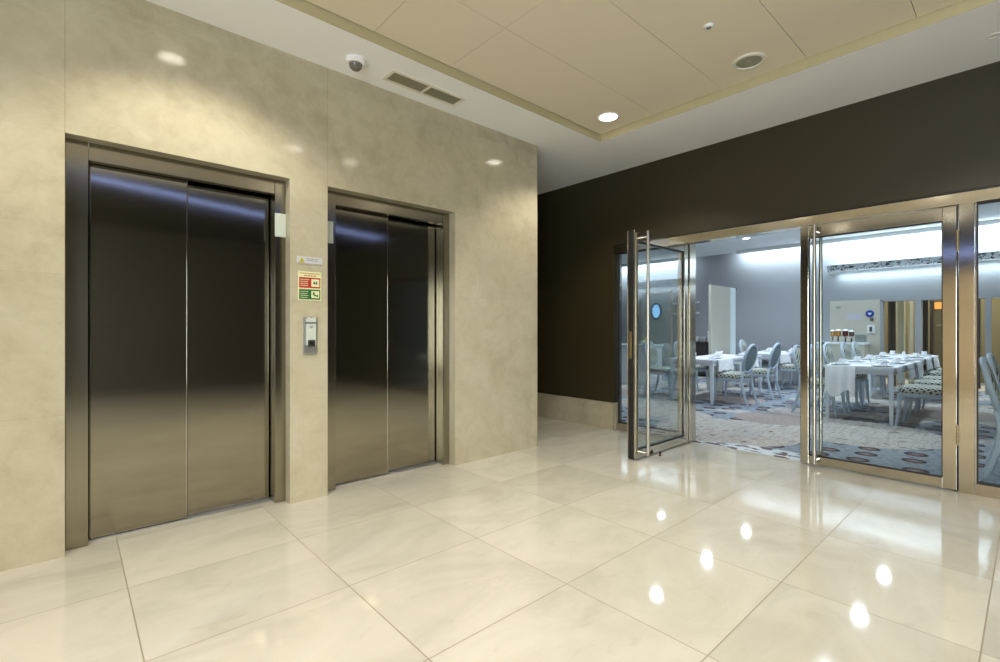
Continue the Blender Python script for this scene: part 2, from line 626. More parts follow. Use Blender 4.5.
G = 0.0035
ys = [CY0, 0.49, 1.097, 1.70, 2.31]
for a, c in zip(ys, ys[1:]):
    for x0, x1 in ((CX0, 0.3), (0.3, 2.12), (2.12, CX1 - 0.012)):
        box(bm, x0 + G / 2, x1 - G / 2, a + G / 2, c - G / 2, ZU, ZU + 0.015)
xs = [CX0, -0.36, 0.26, 0.88, 1.50, 2.12, CX1 - 0.012]
for a, c in zip(xs, xs[1:]):
    box(bm, a + G / 2, c - G / 2, 2.31 + G / 2, CY1 - 0.014, ZU, ZU + 0.015)
struct('ceiling_panels', bm, 'panel')

# ------------------------------------------------------------------ elevators
def make_elevator(x0, label, ind_x):
    t = thing('elevator', label, 'elevator', (x0, 3.43, 0), group='elevators in the cream marble wall')
    bm = bm_new()
    box(bm, 0.001, 0.095, 0.085, 0.30, 0.0, 2.249, bev=0.0015)
    box(bm, 1.078, 1.149, 0.085, 0.30, 0.0, 2.249, bev=0.0015)
    obj('door_frame', bm, 'liftframe', t)
    obj('door_header', B(0.096, 1.077, 0.088, 0.140, 2.15, 2.249, bev=0.0015), 'liftframe', t)
    obj('shaft_lining', B(0.096, 1.077, 0.262, 0.30, 0.0, 2.249), 'void', t)
    obj('door_panel', B(0.105, 0.572, 0.158, 0.192, 0.014, 2.24, bev=0.0035), 'lift', t)
    obj('door_panel', B(0.545, 1.07, 0.202, 0.236, 0.014, 2.24, bev=0.0035), 'lift', t)
    lp = obj('panel_lip', cyl(cyl(bm_new(), (0.5715, 0.160, 0.016), (0.5715, 0.160, 2.238), 0.0035, seg=12), (0.104, 0.160, 0.016), (0.104, 0.160, 2.238), 0.0030, seg=12), 'lift', t, smooth=True)
    obj('panel_seal', B(0.5745, 0.582, 0.194, 0.203, 0.014, 2.24), 'black', t)
    bm = bm_new()
    box(bm, 0.096, 1.077, 0.150, 0.262, 0.0, 0.006)
    for k in range(3):
        box(bm, 0.098, 1.075, 0.152 + k * 0.03, 0.158 + k * 0.03, 0.006, 0.0085)
    obj('door_sill', bm, 'alu', t)
    ind = obj('floor_indicator', B(ind_x, ind_x + 0.072, 0.076, 0.0855, 1.853, 2.016, bev=0.002), 'display', t)
    tag(ind, 'white floor indicator plate')
    bm = bm_new()
    box(bm, ind_x + 0.006, ind_x + 0.066, 0.0745, 0.0762, 1.860, 2.009, bev=0.001)
    obj('indicator_face', bm, 'display', ind)
    return t


make_elevator(-0.02, 'wide steel elevator nearest the camera, tall brushed two-panel doors', 1.076)
make_elevator(1.395, 'farther steel elevator beside the dark passage, brushed two-panel doors', 0.0015)
# black floor-line shadow strip is the doors' own gap

# call panel between the elevators
t = thing('call_panel', 'steel elevator call panel on the marble pier under the signs', 'call panel', (1.266, 3.43, 1.165))
obj('backplate', B(-0.046, 0.046, -0.014, 0.0, -0.130, 0.130, bev=0.003), 'alu', t)
obj('faceplate', B(-0.034, 0.036, -0.024, -0.014, -0.070, 0.082, bev=0.002), 'display', t)
obj('display', B(-0.034, 0.036, -0.026, -0.014, 0.094, 0.122, bev=0.002), 'display', t)
bm = bm_new()
box(bm, -0.022, 0.028, -0.028, -0.024, -0.078, -0.032, bev=0.001)
bt = obj('button_plate', bm, 'dark', t)
bm = bm_new()
cyl(bm, (0.003, -0.028, -0.052), (0.003, -0.033, -0.052), 0.011)
obj('call_button', bm, 'chrome', bt)
bm = bm_new()
box(bm, -0.004, 0.010, -0.0248, -0.024, 0.052, 0.066)
obj('keyhole', bm, 'alu', t)

# signs on the pier
t = thing('warning_sign', 'slim pale sign with a yellow warning triangle above the red and green notice', 'sign', (1.265, 3.43, 1.695))
obj('plate', B(-0.09, 0.09, -0.004, 0.0, -0.026, 0.026, bev=0.001), 'signpale', t)
bm = bm_new()
tv = [bm.verts.new((-0.078 + dx, -0.0055, dz)) for dx, dz in ((0, -0.018), (0.044, -0.018), (0.022, 0.021))]
f = bm.faces.new(tv)
ex = bmesh.ops.extrude_face_region(bm, geom=[f])
for v in ex['geom']:
    if isinstance(v, bmesh.types.BMVert):
        v.co.y = -0.004
tr = obj('triangle', bm, 'yellow', t)
bm = bm_new()
box(bm, -0.058, -0.054, -0.0062, -0.0055, -0.006, 0.008)
box(bm, -0.058, -0.054, -0.0062, -0.0055, -0.013, -0.009)
obj('exclamation_mark', bm, 'ink', tr)
bm = bm_new()
for r_, (zz, n) in enumerate(((0.010, 9), (-0.002, 8), (-0.023, 16))):
    xx = -0.024 if r_ < 2 else -0.085
    for k in range(n):
        ww = random.uniform(0.005, 0.010)
        if xx + ww > 0.084:
            break
        box(bm, xx, xx + ww, -0.0048, -0.004, zz, zz + (0.004 if r_ < 2 else 0.0025))
        xx += ww + 0.003
obj('lettering', bm, 'ink', t)

t = thing('safety_notice', 'pale yellow notice with a red block above a green block', 'sign', (1.265, 3.43, 1.515))
obj('board', B(-0.081, 0.081, -0.004, 0.0, -0.102, 0.102, bev=0.001), 'signcream', t)
bm = bm_new()
for r_, (zz, xs_, xe) in enumerate(((0.085, -0.070, 0.074), (0.070, -0.040, 0.048))):
    xx = xs_
    while xx < xe:
        ww = random.uniform(0.006, 0.013)
        box(bm, xx, min(xx + ww, xe), -0.0048, -0.004, zz, zz + 0.006)
        xx += ww + 0.004
obj('heading', bm, 'red', t)
for nm, mt, z0, z1 in (('red_block', 'red', -0.014, 0.060), ('green_block', 'green', -0.094, -0.024)):
    bl = obj(nm, B(-0.074, 0.074, -0.0052, -0.004, z0, z1), mt, t)
    bm = bm_new()
    box(bm, 0.010, 0.066, -0.0060, -0.0052, z0 + 0.010, z1 - 0.010)
    ic = obj('pictogram_field', bm, 'signcream', bl)
    bm = bm_new()
    zc = (z0 + z1) / 2
    if nm == 'red_block':      # two small figures crossed by a stroke
        box(bm, 0.024, 0.034, -0.0066, -0.006, zc - 0.010, zc + 0.010)
        box(bm, 0.042, 0.052, -0.0066, -0.006, zc - 0.010, zc + 0.010)
        box(bm, 0.030, 0.046, -0.0066, -0.006, zc - 0.003, zc + 0.003)
    else:                      # figure on stairs
        box(bm, 0.020, 0.034, -0.0066, -0.006, zc - 0.004, zc + 0.016)
        box(bm, 0.030, 0.044, -0.0066, -0.006, zc - 0.012, zc - 0.002)
        box(bm, 0.046, 0.058, -0.0066, -0.006, zc - 0.016, zc - 0.002)
    obj('pictogram', bm, mt if mt == 'green' else 'ink', bl)
    bm = bm_new()
    for r_ in range(4):
        xx = -0.066
        xe = random.uniform(-0.022, -0.006)
        while xx < xe:
            ww = random.uniform(0.005, 0.010)
            box(bm, xx, xx + ww, -0.0060, -0.0052, z1 - 0.018 - r_ * 0.014, z1 - 0.013 - r_ * 0.014)
            xx += ww + 0.003
    obj('lettering', bm, 'signcream', bl)

# ------------------------------------------------------------------ lobby ceiling fittings
def downlight(x, y, z, label, cat='downlight', r=0.10, glow='lampglow', group='lobby downlights'):
    t = thing('downlight', label, cat, (x, y, z), group=group)
    obj('trim_ring', lathe(bm_new(), [(r * 0.80, 0.0), (r * 0.82, -0.006), (r, -0.005), (r * 1.02, 0.0)], 32), 'soffit', t, smooth=True)
    obj('lens', lathe(bm_new(), [(0.0, -0.004), (r * 0.80, -0.003)], 32), glow, t)
    return t


LN = ['round glowing downlight above the nearer elevator', 'round glowing downlight in the ceiling corner by the dark wall', 'first of the paired downlights in front of the elevators', 'second of the paired downlights in front of the elevators']
for i, (x, y, p) in enumerate(LAMPS):
    lb = LN[i] if i < 4 else 'round warm downlight overhead, outside the picture of the lobby'
    zl = ZU if y > CY0 and x > CX0 else ZC
    downlight(x, y, zl, lb)
    light('downlight_beam', 'SPOT', (x, y, zl - 0.02), (0, 0, 0), LAMP_POWER * p, WARM, spot_size=math.radians(126), spot_blend=0.45, shadow_soft_size=0.06)

t = thing('security_camera', 'small grey dome security camera on the white soffit', 'security camera', (1.50, 3.195, ZC))
obj('mount', lathe(bm_new(), [(0.070, 0.0), (0.070, -0.022), (0.060, -0.032), (0.0, -0.032)], 32), 'soffit', t, smooth=True)
obj('dome', lathe(bm_new(), [(0.046, -0.030), (0.042, -0.052), (0.028, -0.068), (0.0, -0.076)], 32), 'camgrey', t, smooth=True)

t = thing('air_vent', 'long cream air vent with two grilles in the white soffit', 'air vent', (2.09, 3.205, ZC))
bm = bm_new()
for a in ((-0.335, 0.335, -0.087, -0.062), (-0.335, 0.335, 0.062, 0.087), (-0.335, -0.310, -0.062, 0.062), (0.310, 0.335, -0.062, 0.062), (-0.011, 0.011, -0.062, 0.062)):
    box(bm, a[0], a[1], a[2], a[3], -0.010, 0.0, bev=0.002)
obj('vent_frame', bm, 'ivory', t)
for s in (-1, 1):
    bm = bm_new()
    box(bm, min(s * 0.011, s * 0.31), max(s * 0.011, s * 0.31), -0.062, 0.062, -0.0012, -0.0002)
    for k in range(9):
        y = -0.055 + k * 0.01375
        box(bm, min(s * 0.011, s * 0.31), max(s * 0.011, s * 0.31), y - 0.003, y + 0.003, -0.007, -0.001)
    obj('grille', bm, plain('vent_slats', (0.30, 0.28, 0.18), 0.6), t)

t = thing('ceiling_speaker', 'round grey grille speaker in the cream ceiling panels', 'speaker', (3.712, 1.395, ZU))
obj('rim', lathe(bm_new(), [(0.085, -0.003), (0.090, -0.012), (0.108, -0.010), (0.112, 0.0)], 40), 'ivory', t, smooth=True)
obj('grille', lathe(bm_new(), [(0.0, -0.012), (0.014, -0.012), (0.016, -0.008), (0.06, -0.009), (0.088, -0.004)], 40), 'mesh', t, smooth=True)

t = thing('sprinkler_head', 'small white round sprinkler cover on the cream ceiling', 'sprinkler', (3.09, 1.408, ZU))
obj('cover', lathe(bm_new(), [(0.016, -0.014), (0.024, -0.014), (0.032, -0.004), (0.034, 0.0)], 28), 'white', t, smooth=True)
obj('nozzle', lathe(bm_new(), [(0.0, -0.020), (0.009, -0.018), (0.012, -0.010), (0.016, -0.010)], 20), 'camgrey', t, smooth=True)

t = thing('ceiling_sensor', 'tiny flush sensor ring in the white soffit by the dark wall', 'sensor', (4.454, 0.17, ZC))
obj('ring', lathe(bm_new(), [(0.026, 0.0), (0.028, -0.004), (0.036, -0.003), (0.038, 0.0)], 28), 'white', t, smooth=True)
obj('lens', lathe(bm_new(), [(0.0, -0.002), (0.026, -0.0005)], 20), 'ivory', t, smooth=True)

# ------------------------------------------------------------------ entrance: header, posts, two leaves, two sidelights
bm = bm_new()
box(bm, 4.895, 5.03, -1.62, 3.385, 2.135, 2.218, bev=0.002)
box(bm, 4.899, 5.03, 2.435, 2.52, 0.0, 2.135, bev=0.002)
box(bm, 4.899, 5.03, 0.285, 0.368, 0.0, 2.135, bev=0.002)
struct('trim_entrance', bm, 'steel')
struct('trim_gap', B(4.905, 5.03, -1.62, 3.389, 2.219, 2.2345), 'black')


def sidelight(name, y0, y1, x=4.93):
    r = struct(name, loc=(x, y0, 0))
    W = y1 - y0
    bm = bm_new()
    box(bm, 0, 0.07, 0, W, 0.0, 0.085, bev=0.0015)
    box(bm, 0.02, 0.07, 0, 0.008, 0.085, 2.133)
    box(bm, 0.02, 0.07, W - 0.008, W, 0.085, 2.133)
    obj('window_frame', bm, 'steel', r)
    bm = bm_new()
    for a in ((0.008, W - 0.008, 0.085, 0.097), (0.008, W - 0.008, 2.121, 2.133), (0.008, 0.016, 0.097, 2.121), (W - 0.016, W - 0.008, 0.097, 2.121)):
        box(bm, 0.018, 0.052, a[0], a[1], a[2], a[3])
    obj('gasket', bm, 'black', r)
    obj('glass_pane', B(0.031, 0.039, 0.016, W - 0.016, 0.097, 2.121), 'glass', r)
    return r


sidelight('window_1', 2.522, 3.370, 4.925)
sidelight('window_2', -1.60, 0.283, 4.905)


def leaf(name, loc, rot, T=0.062, hinge_y=-0.008):
    """glazed door leaf; local x runs from the hinge to the free edge, local y is its thickness (0..0.06), y<0 is one side"""
    L, H0, H1 = 1.022, 0.012, 2.128
    r = struct(name, loc=loc)
    r.rotation_euler.z = rot
    bm = bm_new()
    box(bm, 0.0, 0.078, 0, T, H0, H1, bev=0.003)
    box(bm, L - 0.062, L, 0, T, H0, H1, bev=0.003)
    obj('door_stile', bm, 'steel', r)
    bm = bm_new()
    box(bm, 0.078, L - 0.062, 0.002, T - 0.002, H0, 0.088, bev=0.002)
    box(bm, 0.078, L - 0.062, 0.002, T - 0.002, 2.030, H1, bev=0.002)
    obj('door_rail', bm, 'steel', r)
    bm = bm_new()
    for a in ((0.078, L - 0.062, 0.088, 0.098), (0.078, L - 0.062, 2.020, 2.030), (0.078, 0.084, 0.098, 2.020), (L - 0.068, L - 0.062, 0.098, 2.020)):
        box(bm, a[0], a[1], T - 0.028, T - 0.010, a[2], a[3])
    box(bm, L - 0.0005, L + 0.004, 0.013, T - 0.010, H0, H1)       # edge seal
    box(bm, -0.010 if T > 0.07 else -0.006, 0.0005, 0.010, T - 0.006, H0, H1)
    obj('gasket', bm, 'black', r)
    obj('glass_pane', B(0.084, L - 0.068, T - 0.023, T - 0.015, 0.098, 2.020), 'glass', r)
    lk = obj('lock_plate', B(L + 0.0035, L + 0.0065, T * 0.36, T * 0.64, 0.94, 1.19, bev=0.001), 'brass', r)
    obj('latch_bolt', B(L + 0.0065, L + 0.013, T * 0.42, T * 0.58, 1.05, 1.09, bev=0.001), 'brass', lk)
    for s, y in ((-1, -0.062), (1, T + 0.062)):
        bm = bm_new()
        cyl(bm, (L - 0.125, y, 0.035), (L - 0.125, y, 2.125), 0.0145, seg=24)
        h = obj('pull_handle', bm, 'handle', r, smooth=True)
        bm = bm_new()
        for z in (0.062, 2.07):
            y1 = 0.0 if s < 0 else T
            cyl(bm, (L - 0.125, y + (0.012 if s < 0 else -0.012), z), (L - 0.125, y1, z), 0.010, seg=16)
            cyl(bm, (L - 0.125, y1 - (0.008 if s < 0 else -0.008), z), (L - 0.125, y1, z), 0.020, seg=20)
        obj('handle_bracket', bm, 'chrome', h, smooth=True)
    for z0, z1 in ((1.785, 1.945), (0.35, 0.50)):
        bm = bm_new()
        zz = z0
        n = 3
        for k in range(n):
            cyl(bm, (-0.006, hinge_y, z0 + (z1 - z0) * k / n + 0.001), (-0.006, hinge_y, z0 + (z1 - z0) * (k + 1) / n - 0.001), 0.009, seg=14)
        obj('hinge', bm, 'brass', r, smooth=True)
    return r


# right leaf closed: hinge at Y .377, local x -> +Y, local y (thickness) -> must go to +X : rotate so that x->+Y, y->-X ; mirror by using rot and offset
leaf('door_2', (4.962, 0.379, 0), PI / 2, hinge_y=0.066)          # y 0..T maps to x 4.962..4.900
# left leaf swung open 90 degrees towards the lobby: hinge at X 4.88, free edge at X 3.86
leaf('door_1', (4.885, 2.527, 0), PI, 0.08)              # y 0..T maps to y 2.487..2.425

t = thing('floor_door_stop', 'small reddish bronze door stop on the marble under the open leaf', 'door stop', (4.22, 2.395, 0), rotz=0.5)
obj('foot', B(-0.035, 0.030, -0.012, 0.012, 0.0, 0.012, bev=0.003), plain('bronze', (0.10, 0.035, 0.02), 0.35, 0.8), t)
bm = bm_new()
cyl(bm, (0.020, 0, 0.010), (0.020, 0, 0.030), 0.010, seg=16)
obj('stop_peg', bm, 'black', t, smooth=True)

# ------------------------------------------------------------------ dining room shell
XF = 12.75
struct('floor_dining', B(5.0, 15.6, -4.4, 10.2, -0.12, 0.004), 'carpet')
struct('ceiling_dining', B(5.06, 15.6, -4.4, 10.2, 3.20, 3.30), 'dceil')
bm = bm_new()                                       # far wall with a wide opening
OY0, OY1, OZ = -0.9, 2.16, 1.84
box(bm, XF, XF + 0.15, 3.06, 10.0, 0, 3.20)
box(bm, XF, XF + 0.15, -4.4, 3.06, OZ + 0.02, 3.20)
struct('wall_far', bm, 'grey')
bm = bm_new()
box(bm, XF, XF + 0.15, OY1, 3.06, 0, OZ + 0.02)
box(bm, XF, XF + 0.15, -4.4, OY0, 0, OZ + 0.02)
struct('wall_far_lower', bm, 'beige')
bm = bm_new()
box(bm, XF - 0.02, XF + 0.16, OY1 - 0.05, OY1, 0, OZ)
box(bm, XF - 0.02, XF + 0.16, OY0, OY0 + 0.05, 0, OZ)
box(bm, XF - 0.02, XF + 0.16, OY0, OY1, OZ - 0.03, OZ + 0.02)
box(bm, XF - 0.02, XF + 0.16, 1.50, 1.60, 0, OZ - 0.03)
box(bm, XF - 0.02, XF + 0.16, 0.52, 0.60, 0, OZ - 0.03)
struct('trim_far', bm, 'grey')
struct('wall_side', B(5.06, 12.9, 10.0, 10.2, 0, 3.2), 'grey')
struct('wall_side_far', B(5.06, 15.6, -4.4, -4.2, 0, 3.2), 'grey')
struct('wall_corridor', B(15.4, 15.6, -4.4, 10.2, 0, 3.2), 'wood')
struct('wall_corridor_end', B(12.9, 15.4, 3.2, 3.4, 0, 3.2), 'curtain')
struct('trim_cove', B(12.40, 12.46, -4.2, 4.97, 3.12, 3.20), 'dceil')
struct('trim_cove_left', B(12.40, 12.46, 6.4, 9.4, 3.12, 3.20), 'dceil')
light('corridor_light', 'AREA', (14.0, 1.0, 3.1), (0, 0, 0), 170, WARM, shape='RECTANGLE', size=1.5, size_y=4)

# ornamental ledge across the far wall
t = thing('wall_ledge', 'long white ledge with a black lace frieze across the far dining wall', 'wall ledge', (XF, -0.55, 2.45))
obj('shelf', B(-0.26, -0.001, -3.6, 3.6, 0.0, 0.045, bev=0.004), 'white', t)
obj('frieze', B(-0.255, -0.235, -3.6, 3.6, 0.050, 0.175), 'lace', t)
obj('crown_moulding', B(-0.262, -0.230, -3.6, 3.6, 0.175, 0.19, bev=0.003), 'white', t)

# portholed service door and rails on the far wall
t = thing('service_door', 'pale green service door with an oval blue porthole in the far wall', 'door', (XF, 7.33, 0))
obj('door_slab', B(-0.045, -0.002, -0.42, 0.42, 0.01, 2.28, bev=0.003), plain('pale_green_door', (0.42, 0.47, 0.45), 0.5), t)
bm = bm_new()
box(bm, -0.06, -0.001, -0.48, -0.42, 0.004, 2.34)
box(bm, -0.06, -0.001, 0.42, 0.48, 0.004, 2.34)
box(bm, -0.06, -0.001, -0.48, 0.48, 2.28, 2.34)
obj('door_frame', bm, 'beige', t)
bm = bm_new()
sweep(bm, [(-0.05, 0.15 * math.cos(a), 1.76 + 0.22 * math.sin(a)) for a in [2 * PI * k / 40 for k in range(40)]], 0.028, 8, closed=True, up=Vector((1, 0, 0)))
pr = obj('porthole_rim', bm, 'bluerim', t, smooth=True)
bm = bm_new()
vs = [bm.verts.new((-0.052, 0.14 * math.cos(a), 1.76 + 0.21 * math.sin(a))) for a in [2 * PI * k / 40 for k in range(40)]]
bm.faces.new(vs)
obj('porthole_glass', bm, 'bluewin', pr)
obj('push_plate', B(-0.050, -0.045, -0.36, -0.28, 0.85, 1.12, bev=0.002), 'alu', t)
for k, z in enumerate((1.95, 1.66)):
    t = thing('wall_rail', ('upper' if k == 0 else 'lower') + ' white rail on the grey wall beside the portholed door', 'rail', (XF, 6.45, z), group='white rails beside the portholed door')
    obj('rail', B(-0.06, -0.001, -0.38, 0.38, 0.0, 0.03, bev=0.003), 'white', t)
    for s in (-1, 1):
        obj('bracket', B(-0.05, -0.001, s * 0.3 - 0.01, s * 0.3 + 0.01, -0.03, 0.0), 'white', t)

# tall partition panel inside the room
t = thing('partition_panel', 'tall cream partition panel standing in front of the grey dining wall', 'partition', (9.42, 4.25, 0.004))
obj('panel', B(0.0, 0.90, 0.0, 0.05, 0.02, 2.10, bev=0.003), 'cream', t)
obj('edge_panel', B(0.905, 1.17, 0.0, 0.05, 0.02, 2.10, bev=0.003), 'frost', t)
bm = bm_new()
for x in (0.2, 0.98):
    box(bm, x - 0.04, x + 0.04, -0.10, 0.15, 0.0, 0.02)
obj('foot', bm, 'alu', t)
obj('top_bracket', B(1.171, 1.26, 0.01, 0.04, 2.06, 2.11, bev=0.002), 'darkwood', t)

# dining ceiling downlights
DL = [(7.2, 4.15), (9.02, 4.15), (10.9, 4.15), (8.97, 1.77), (10.77, 1.77), (10.35, 5.84), (7.15, 1.77)]
for i, (x, y) in enumerate(DL):
    row = ('beyond the open doorway', 'beyond the closed glass door', 'beyond the open door leaf')[0 if abs(y - 4.15) < .1 else (1 if y < 2 else 2)]
    place = ('nearest', 'middle', 'farthest')[[7.2, 9.02, 10.9].index(x)] if abs(y - 4.15) < .1 else ({7.15: 'nearest', 8.97: 'middle', 10.77: 'farthest'}.get(x, 'single'))
    downlight(x, y, 3.20, f'{place} cool white downlight in the dining ceiling {row}', r=0.085, glow='coolglow', group='dining room downlights')
    light('downlight_beam', 'SPOT', (x, y, 3.17), (0, 0, 0), 150, COOL, spot_size=math.radians(150), spot_blend=0.8, shadow_soft_size=0.08)
t = thing('ceiling_grille', 'pale rectangular air grille in the dining ceiling', 'air vent', (9.9, 3.05, 3.20))
bm = bm_new()
for a in ((-0.3, 0.3, -0.3, -0.27), (-0.3, 0.3, 0.27, 0.3), (-0.3, -0.27, -0.27, 0.27), (0.27, 0.3, -0.27, 0.27)):
    box(bm, *a, -0.012, 0.0)
obj('vent_frame', bm, 'dceil', t)
bm = bm_new()
for k in range(8):
    box(bm, -0.27, 0.27, -0.25 + k * 0.066, -0.225 + k * 0.066, -0.01, -0.001)
obj('slats', bm, 'grey', t)


# ------------------------------------------------------------------ dining furniture
def make_chair():
    """oval-backed chair; seat faces +Y locally, origin on the floor under the seat centre"""
    t = thing('dining_chair', 'x', 'chair', group='oval-backed dining chairs')
    for s in (-1, 1):                                # sabre front legs
        bm = bm_new()
        sweep(bm, [(s * 0.205, 0.20, 0.41), (s * 0.207, 0.205, 0.30), (s * 0.205, 0.215, 0.15), (s * 0.200, 0.235, 0.004)], [0.026, 0.023, 0.018, 0.014], 8, up=Vector((1, 0, 0)))
        obj('leg', bm, 'chairpaint', t, smooth=True)
    for s in (-1, 1):                                # rear legs sweep back and run up to the oval
        bm = bm_new()
        sweep(bm, [(s * 0.195, -0.31, 0.004), (s * 0.19, -0.265, 0.12), (s * 0.185, -0.225, 0.27), (s * 0.18, -0.205, 0.41), (s * 0.155, -0.215, 0.50), (s * 0.125, -0.235, 0.565)], [0.016, 0.020, 0.023, 0.025, 0.021, 0.018], 8, up=Vector((1, 0, 0)))
        obj('leg', bm, 'chairpaint', t, smooth=True)
    # seat rail
    def outline(k=1.0):
        pts = []
        for a in range(32):
            th = 2 * PI * a / 32
            c, s_ = math.cos(th), math.sin(th)
            e = 0.55
            x = math.copysign(abs(c) ** e, c) * 0.235 * k
            y = math.copysign(abs(s_) ** e, s_) * 0.225 * k
            x *= 1 + 0.08 * y / 0.225
            pts.append((x, y))
        return pts
    bm = bm_new()
    o1, o2 = outline(1.0), outline(0.97)
    rings = [[bm.verts.new((x, y, z)) for x, y in o] for o, z in ((o2, 0.385), (o1, 0.395), (o1, 0.425), (o2, 0.43))]
    for a, c in zip(rings, rings[1:]):
        for i in range(32):
            j = (i + 1) % 32
            bm.faces.new((a[i], a[j], c[j], c[i]))
    bm.faces.new(rings[0][::-1])
    bm.faces.new(rings[-1])
    obj('seat_rail', bm, 'chairpaint', t, smooth=True)
    bm = bm_new()                                    # padded seat
    rings = [[bm.verts.new((x, y, z)) for x, y in outline(k)] for k, z in ((0.97, 0.428), (1.02, 0.445), (1.03, 0.47), (0.98, 0.497), (0.80, 0.512), (0.4, 0.518))]
    for a, c in zip(rings, rings[1:]):
        for i in range(32):
            j = (i + 1) % 32
            bm.faces.new((a[i], a[j], c[j], c[i]))
    bm.faces.new(rings[0][::-1])
    bm.faces.new(rings[-1])
    obj('seat_cushion', bm, 'dots', t, smooth=True)
    # oval back, tilted backwards
    n = 36
    tilt = math.radians(13)
    zc, yc, rx, rz = 0.745, -0.262, 0.205, 0.225

    def bp(u, v, d):       # u across, v up the tilted back, d normal offset (towards +Y front)
        return Vector((u, yc - v * math.sin(tilt) + d * math.cos(tilt), zc + v * math.cos(tilt) + d * math.sin(tilt)))
    bm = bm_new()
    sweep(bm, [bp(rx * math.cos(2 * PI * k / n), rz * math.sin(2 * PI * k / n), 0) for k in range(n)], 0.0215, 8, closed=True, up=Vector((0, 1, 0.23)))
    fr = obj('back_frame', bm, 'chairpaint', t, smooth=True)

    def pad(d0, d1):
        bm = bm_new()
        rr = []
        for k, d in ((0.93, d0), (0.90, d0 + (d1 - d0) * 0.6), (0.70, d1), (0.0, d1 * 1.1)):
            if k == 0:
                rr.append([bm.verts.new(bp(0, 0, d))])
            else:
                rr.append([bm.verts.new(bp(rx * k * math.cos(2 * PI * i / n), rz * k * math.sin(2 * PI * i / n), d)) for i in range(n)])
        for a, c in zip(rr, rr[1:]):
            for i in range(n):
                j = (i + 1) % n
                if len(c) == 1:
                    bm.faces.new((a[i], a[j], c[0]))
                else:
                    bm.faces.new((a[i], a[j], c[j], c[i]))
        return bm
    obj('back_cushion', pad(0.0, 0.028), 'dots', t, smooth=True)
    tag(obj('back_panel', pad(-0.001, -0.014), 'backcloth', t, smooth=True), 'plain grey back panel')
    return t


chair0 = make_chair()
first = [True]


def place_chair(x, y, face, label):
    rz = 0.0 if face > 0 else PI
    rz += random.uniform(-0.05, 0.05)
    if first[0]:
        first[0] = False
        chair0.location = (x, y, 0.004)
        chair0.rotation_euler.z = rz
        chair0['label'] = label
        return chair0
    return dup(chair0, (x, y, 0.004), rz, label)


def make_table(L, W, label, loc):
    t = thing('dining_table', label, 'table', (loc[0], loc[1], 0.004), group='white dining tables')
    obj('tabletop', B(0, L, 0, W, 0.685, 0.722, bev=0.004), 'tablewhite', t)
    bm = bm_new()
    for a in ((0.05, L - 0.05, 0.02, 0.045), (0.05, L - 0.05, W - 0.045, W - 0.02), (0.02, 0.045, 0.05, W - 0.05), (L - 0.045, L - 0.02, 0.05, W - 0.05)):
        box(bm, a[0], a[1], a[2], a[3], 0.625, 0.685)
    obj('apron', bm, 'tablewhite', t)
    for x in (0.012, L - 0.062):
        for y in (0.012, W - 0.062):
            bm = bm_new()
            box(bm, x, x + 0.05, y, y + 0.05, 0.0, 0.684, bev=0.003)
            for v in bm.verts:
                if v.co.z < 0.1:
                    v.co.x = x + 0.025 + (v.co.x - x - 0.025) * 0.75
                    v.co.y = y + 0.025 + (v.co.y - y - 0.025) * 0.75
            obj('leg', bm, 'tablewhite', t)
    return t


def runner(x0, x1, y0, y1, drop, label):
    """cloth laid across the table, hanging over both long sides"""
    bm = bm_new()
    zt = 0.7265 + 0.003
    prof = [(y0 - 0.022, zt - drop), (y0 - 0.020, zt - drop * .5), (y0 - 0.014, zt - 0.03), (y0 - 0.004, zt - 0.004), (y0 + 0.02, zt), (y0 + 0.2, zt), (y1 - 0.2, zt), (y1 - 0.02, zt), (y1 + 0.004, zt - 0.004), (y1 + 0.014, zt - 0.03), (y1 + 0.020, zt - drop * .5), (y1 + 0.022, zt - drop)]
    nx = 16
    grid = []
    for i in range(nx + 1):
        x = x0 + (x1 - x0) * i / nx
        row = []
        for j, (y, z) in enumerate(prof):
            k = max(0, (zt - z) / drop)
            wv = 0.012 * k * (1 + math.sin(i * 1.9 + x * 7))
            sgn = -1 if j < 6 else 1
            row.append(bm.verts.new((x, y + sgn * wv, z - 0.012 * k * math.sin(i * 0.9))))
        grid.append(row)
    for i in range(nx):
        for j in range(len(prof) - 1):
            bm.faces.new((grid[i][j], grid[i + 1][j], grid[i + 1][j + 1], grid[i][j + 1]))
    bmesh.ops.recalc_face_normals(bm, faces=bm.faces[:])
    r = bmesh.ops.solidify(bm, geom=bm.faces[:], thickness=-0.0022)
    o = obj('table_runner', bm, 'cloth', smooth=True)
    return tag(o, label, 'tablecloth', 'white cloths across the dining tables')


plate_me = lathe(bm_new(), [(0.0, 0.004), (0.075, 0.004), (0.082, 0.010), (0.125, 0.019), (0.128, 0.017), (0.088, 0.004), (0.07, 0.0), (0.0, 0.0)], 28)
plate0 = obj('dinner_plate', plate_me, 'china', smooth=True)
cup0 = thing('coffee_cup', 'x', 'cup')
obj('saucer', lathe(bm_new(), [(0.0, 0.003), (0.04, 0.004), (0.075, 0.014), (0.076, 0.012), (0.045, 0.0), (0.0, 0.0)], 24), 'china', cup0, smooth=True)
cb = obj('cup', lathe(bm_new(), [(0.0, 0.010), (0.022, 0.010), (0.034, 0.03), (0.042, 0.075), (0.039, 0.075), (0.031, 0.032), (0.0, 0.014)], 24), 'china', cup0, smooth=True)
bm = bm_new()
sweep(bm, [(0.036, 0, 0.060), (0.060, 0, 0.062), (0.062, 0, 0.042), (0.034, 0, 0.030)], 0.005, 6, up=Vector((0, 1, 0)))
obj('cup_handle', bm, 'china', cup0, smooth=True)


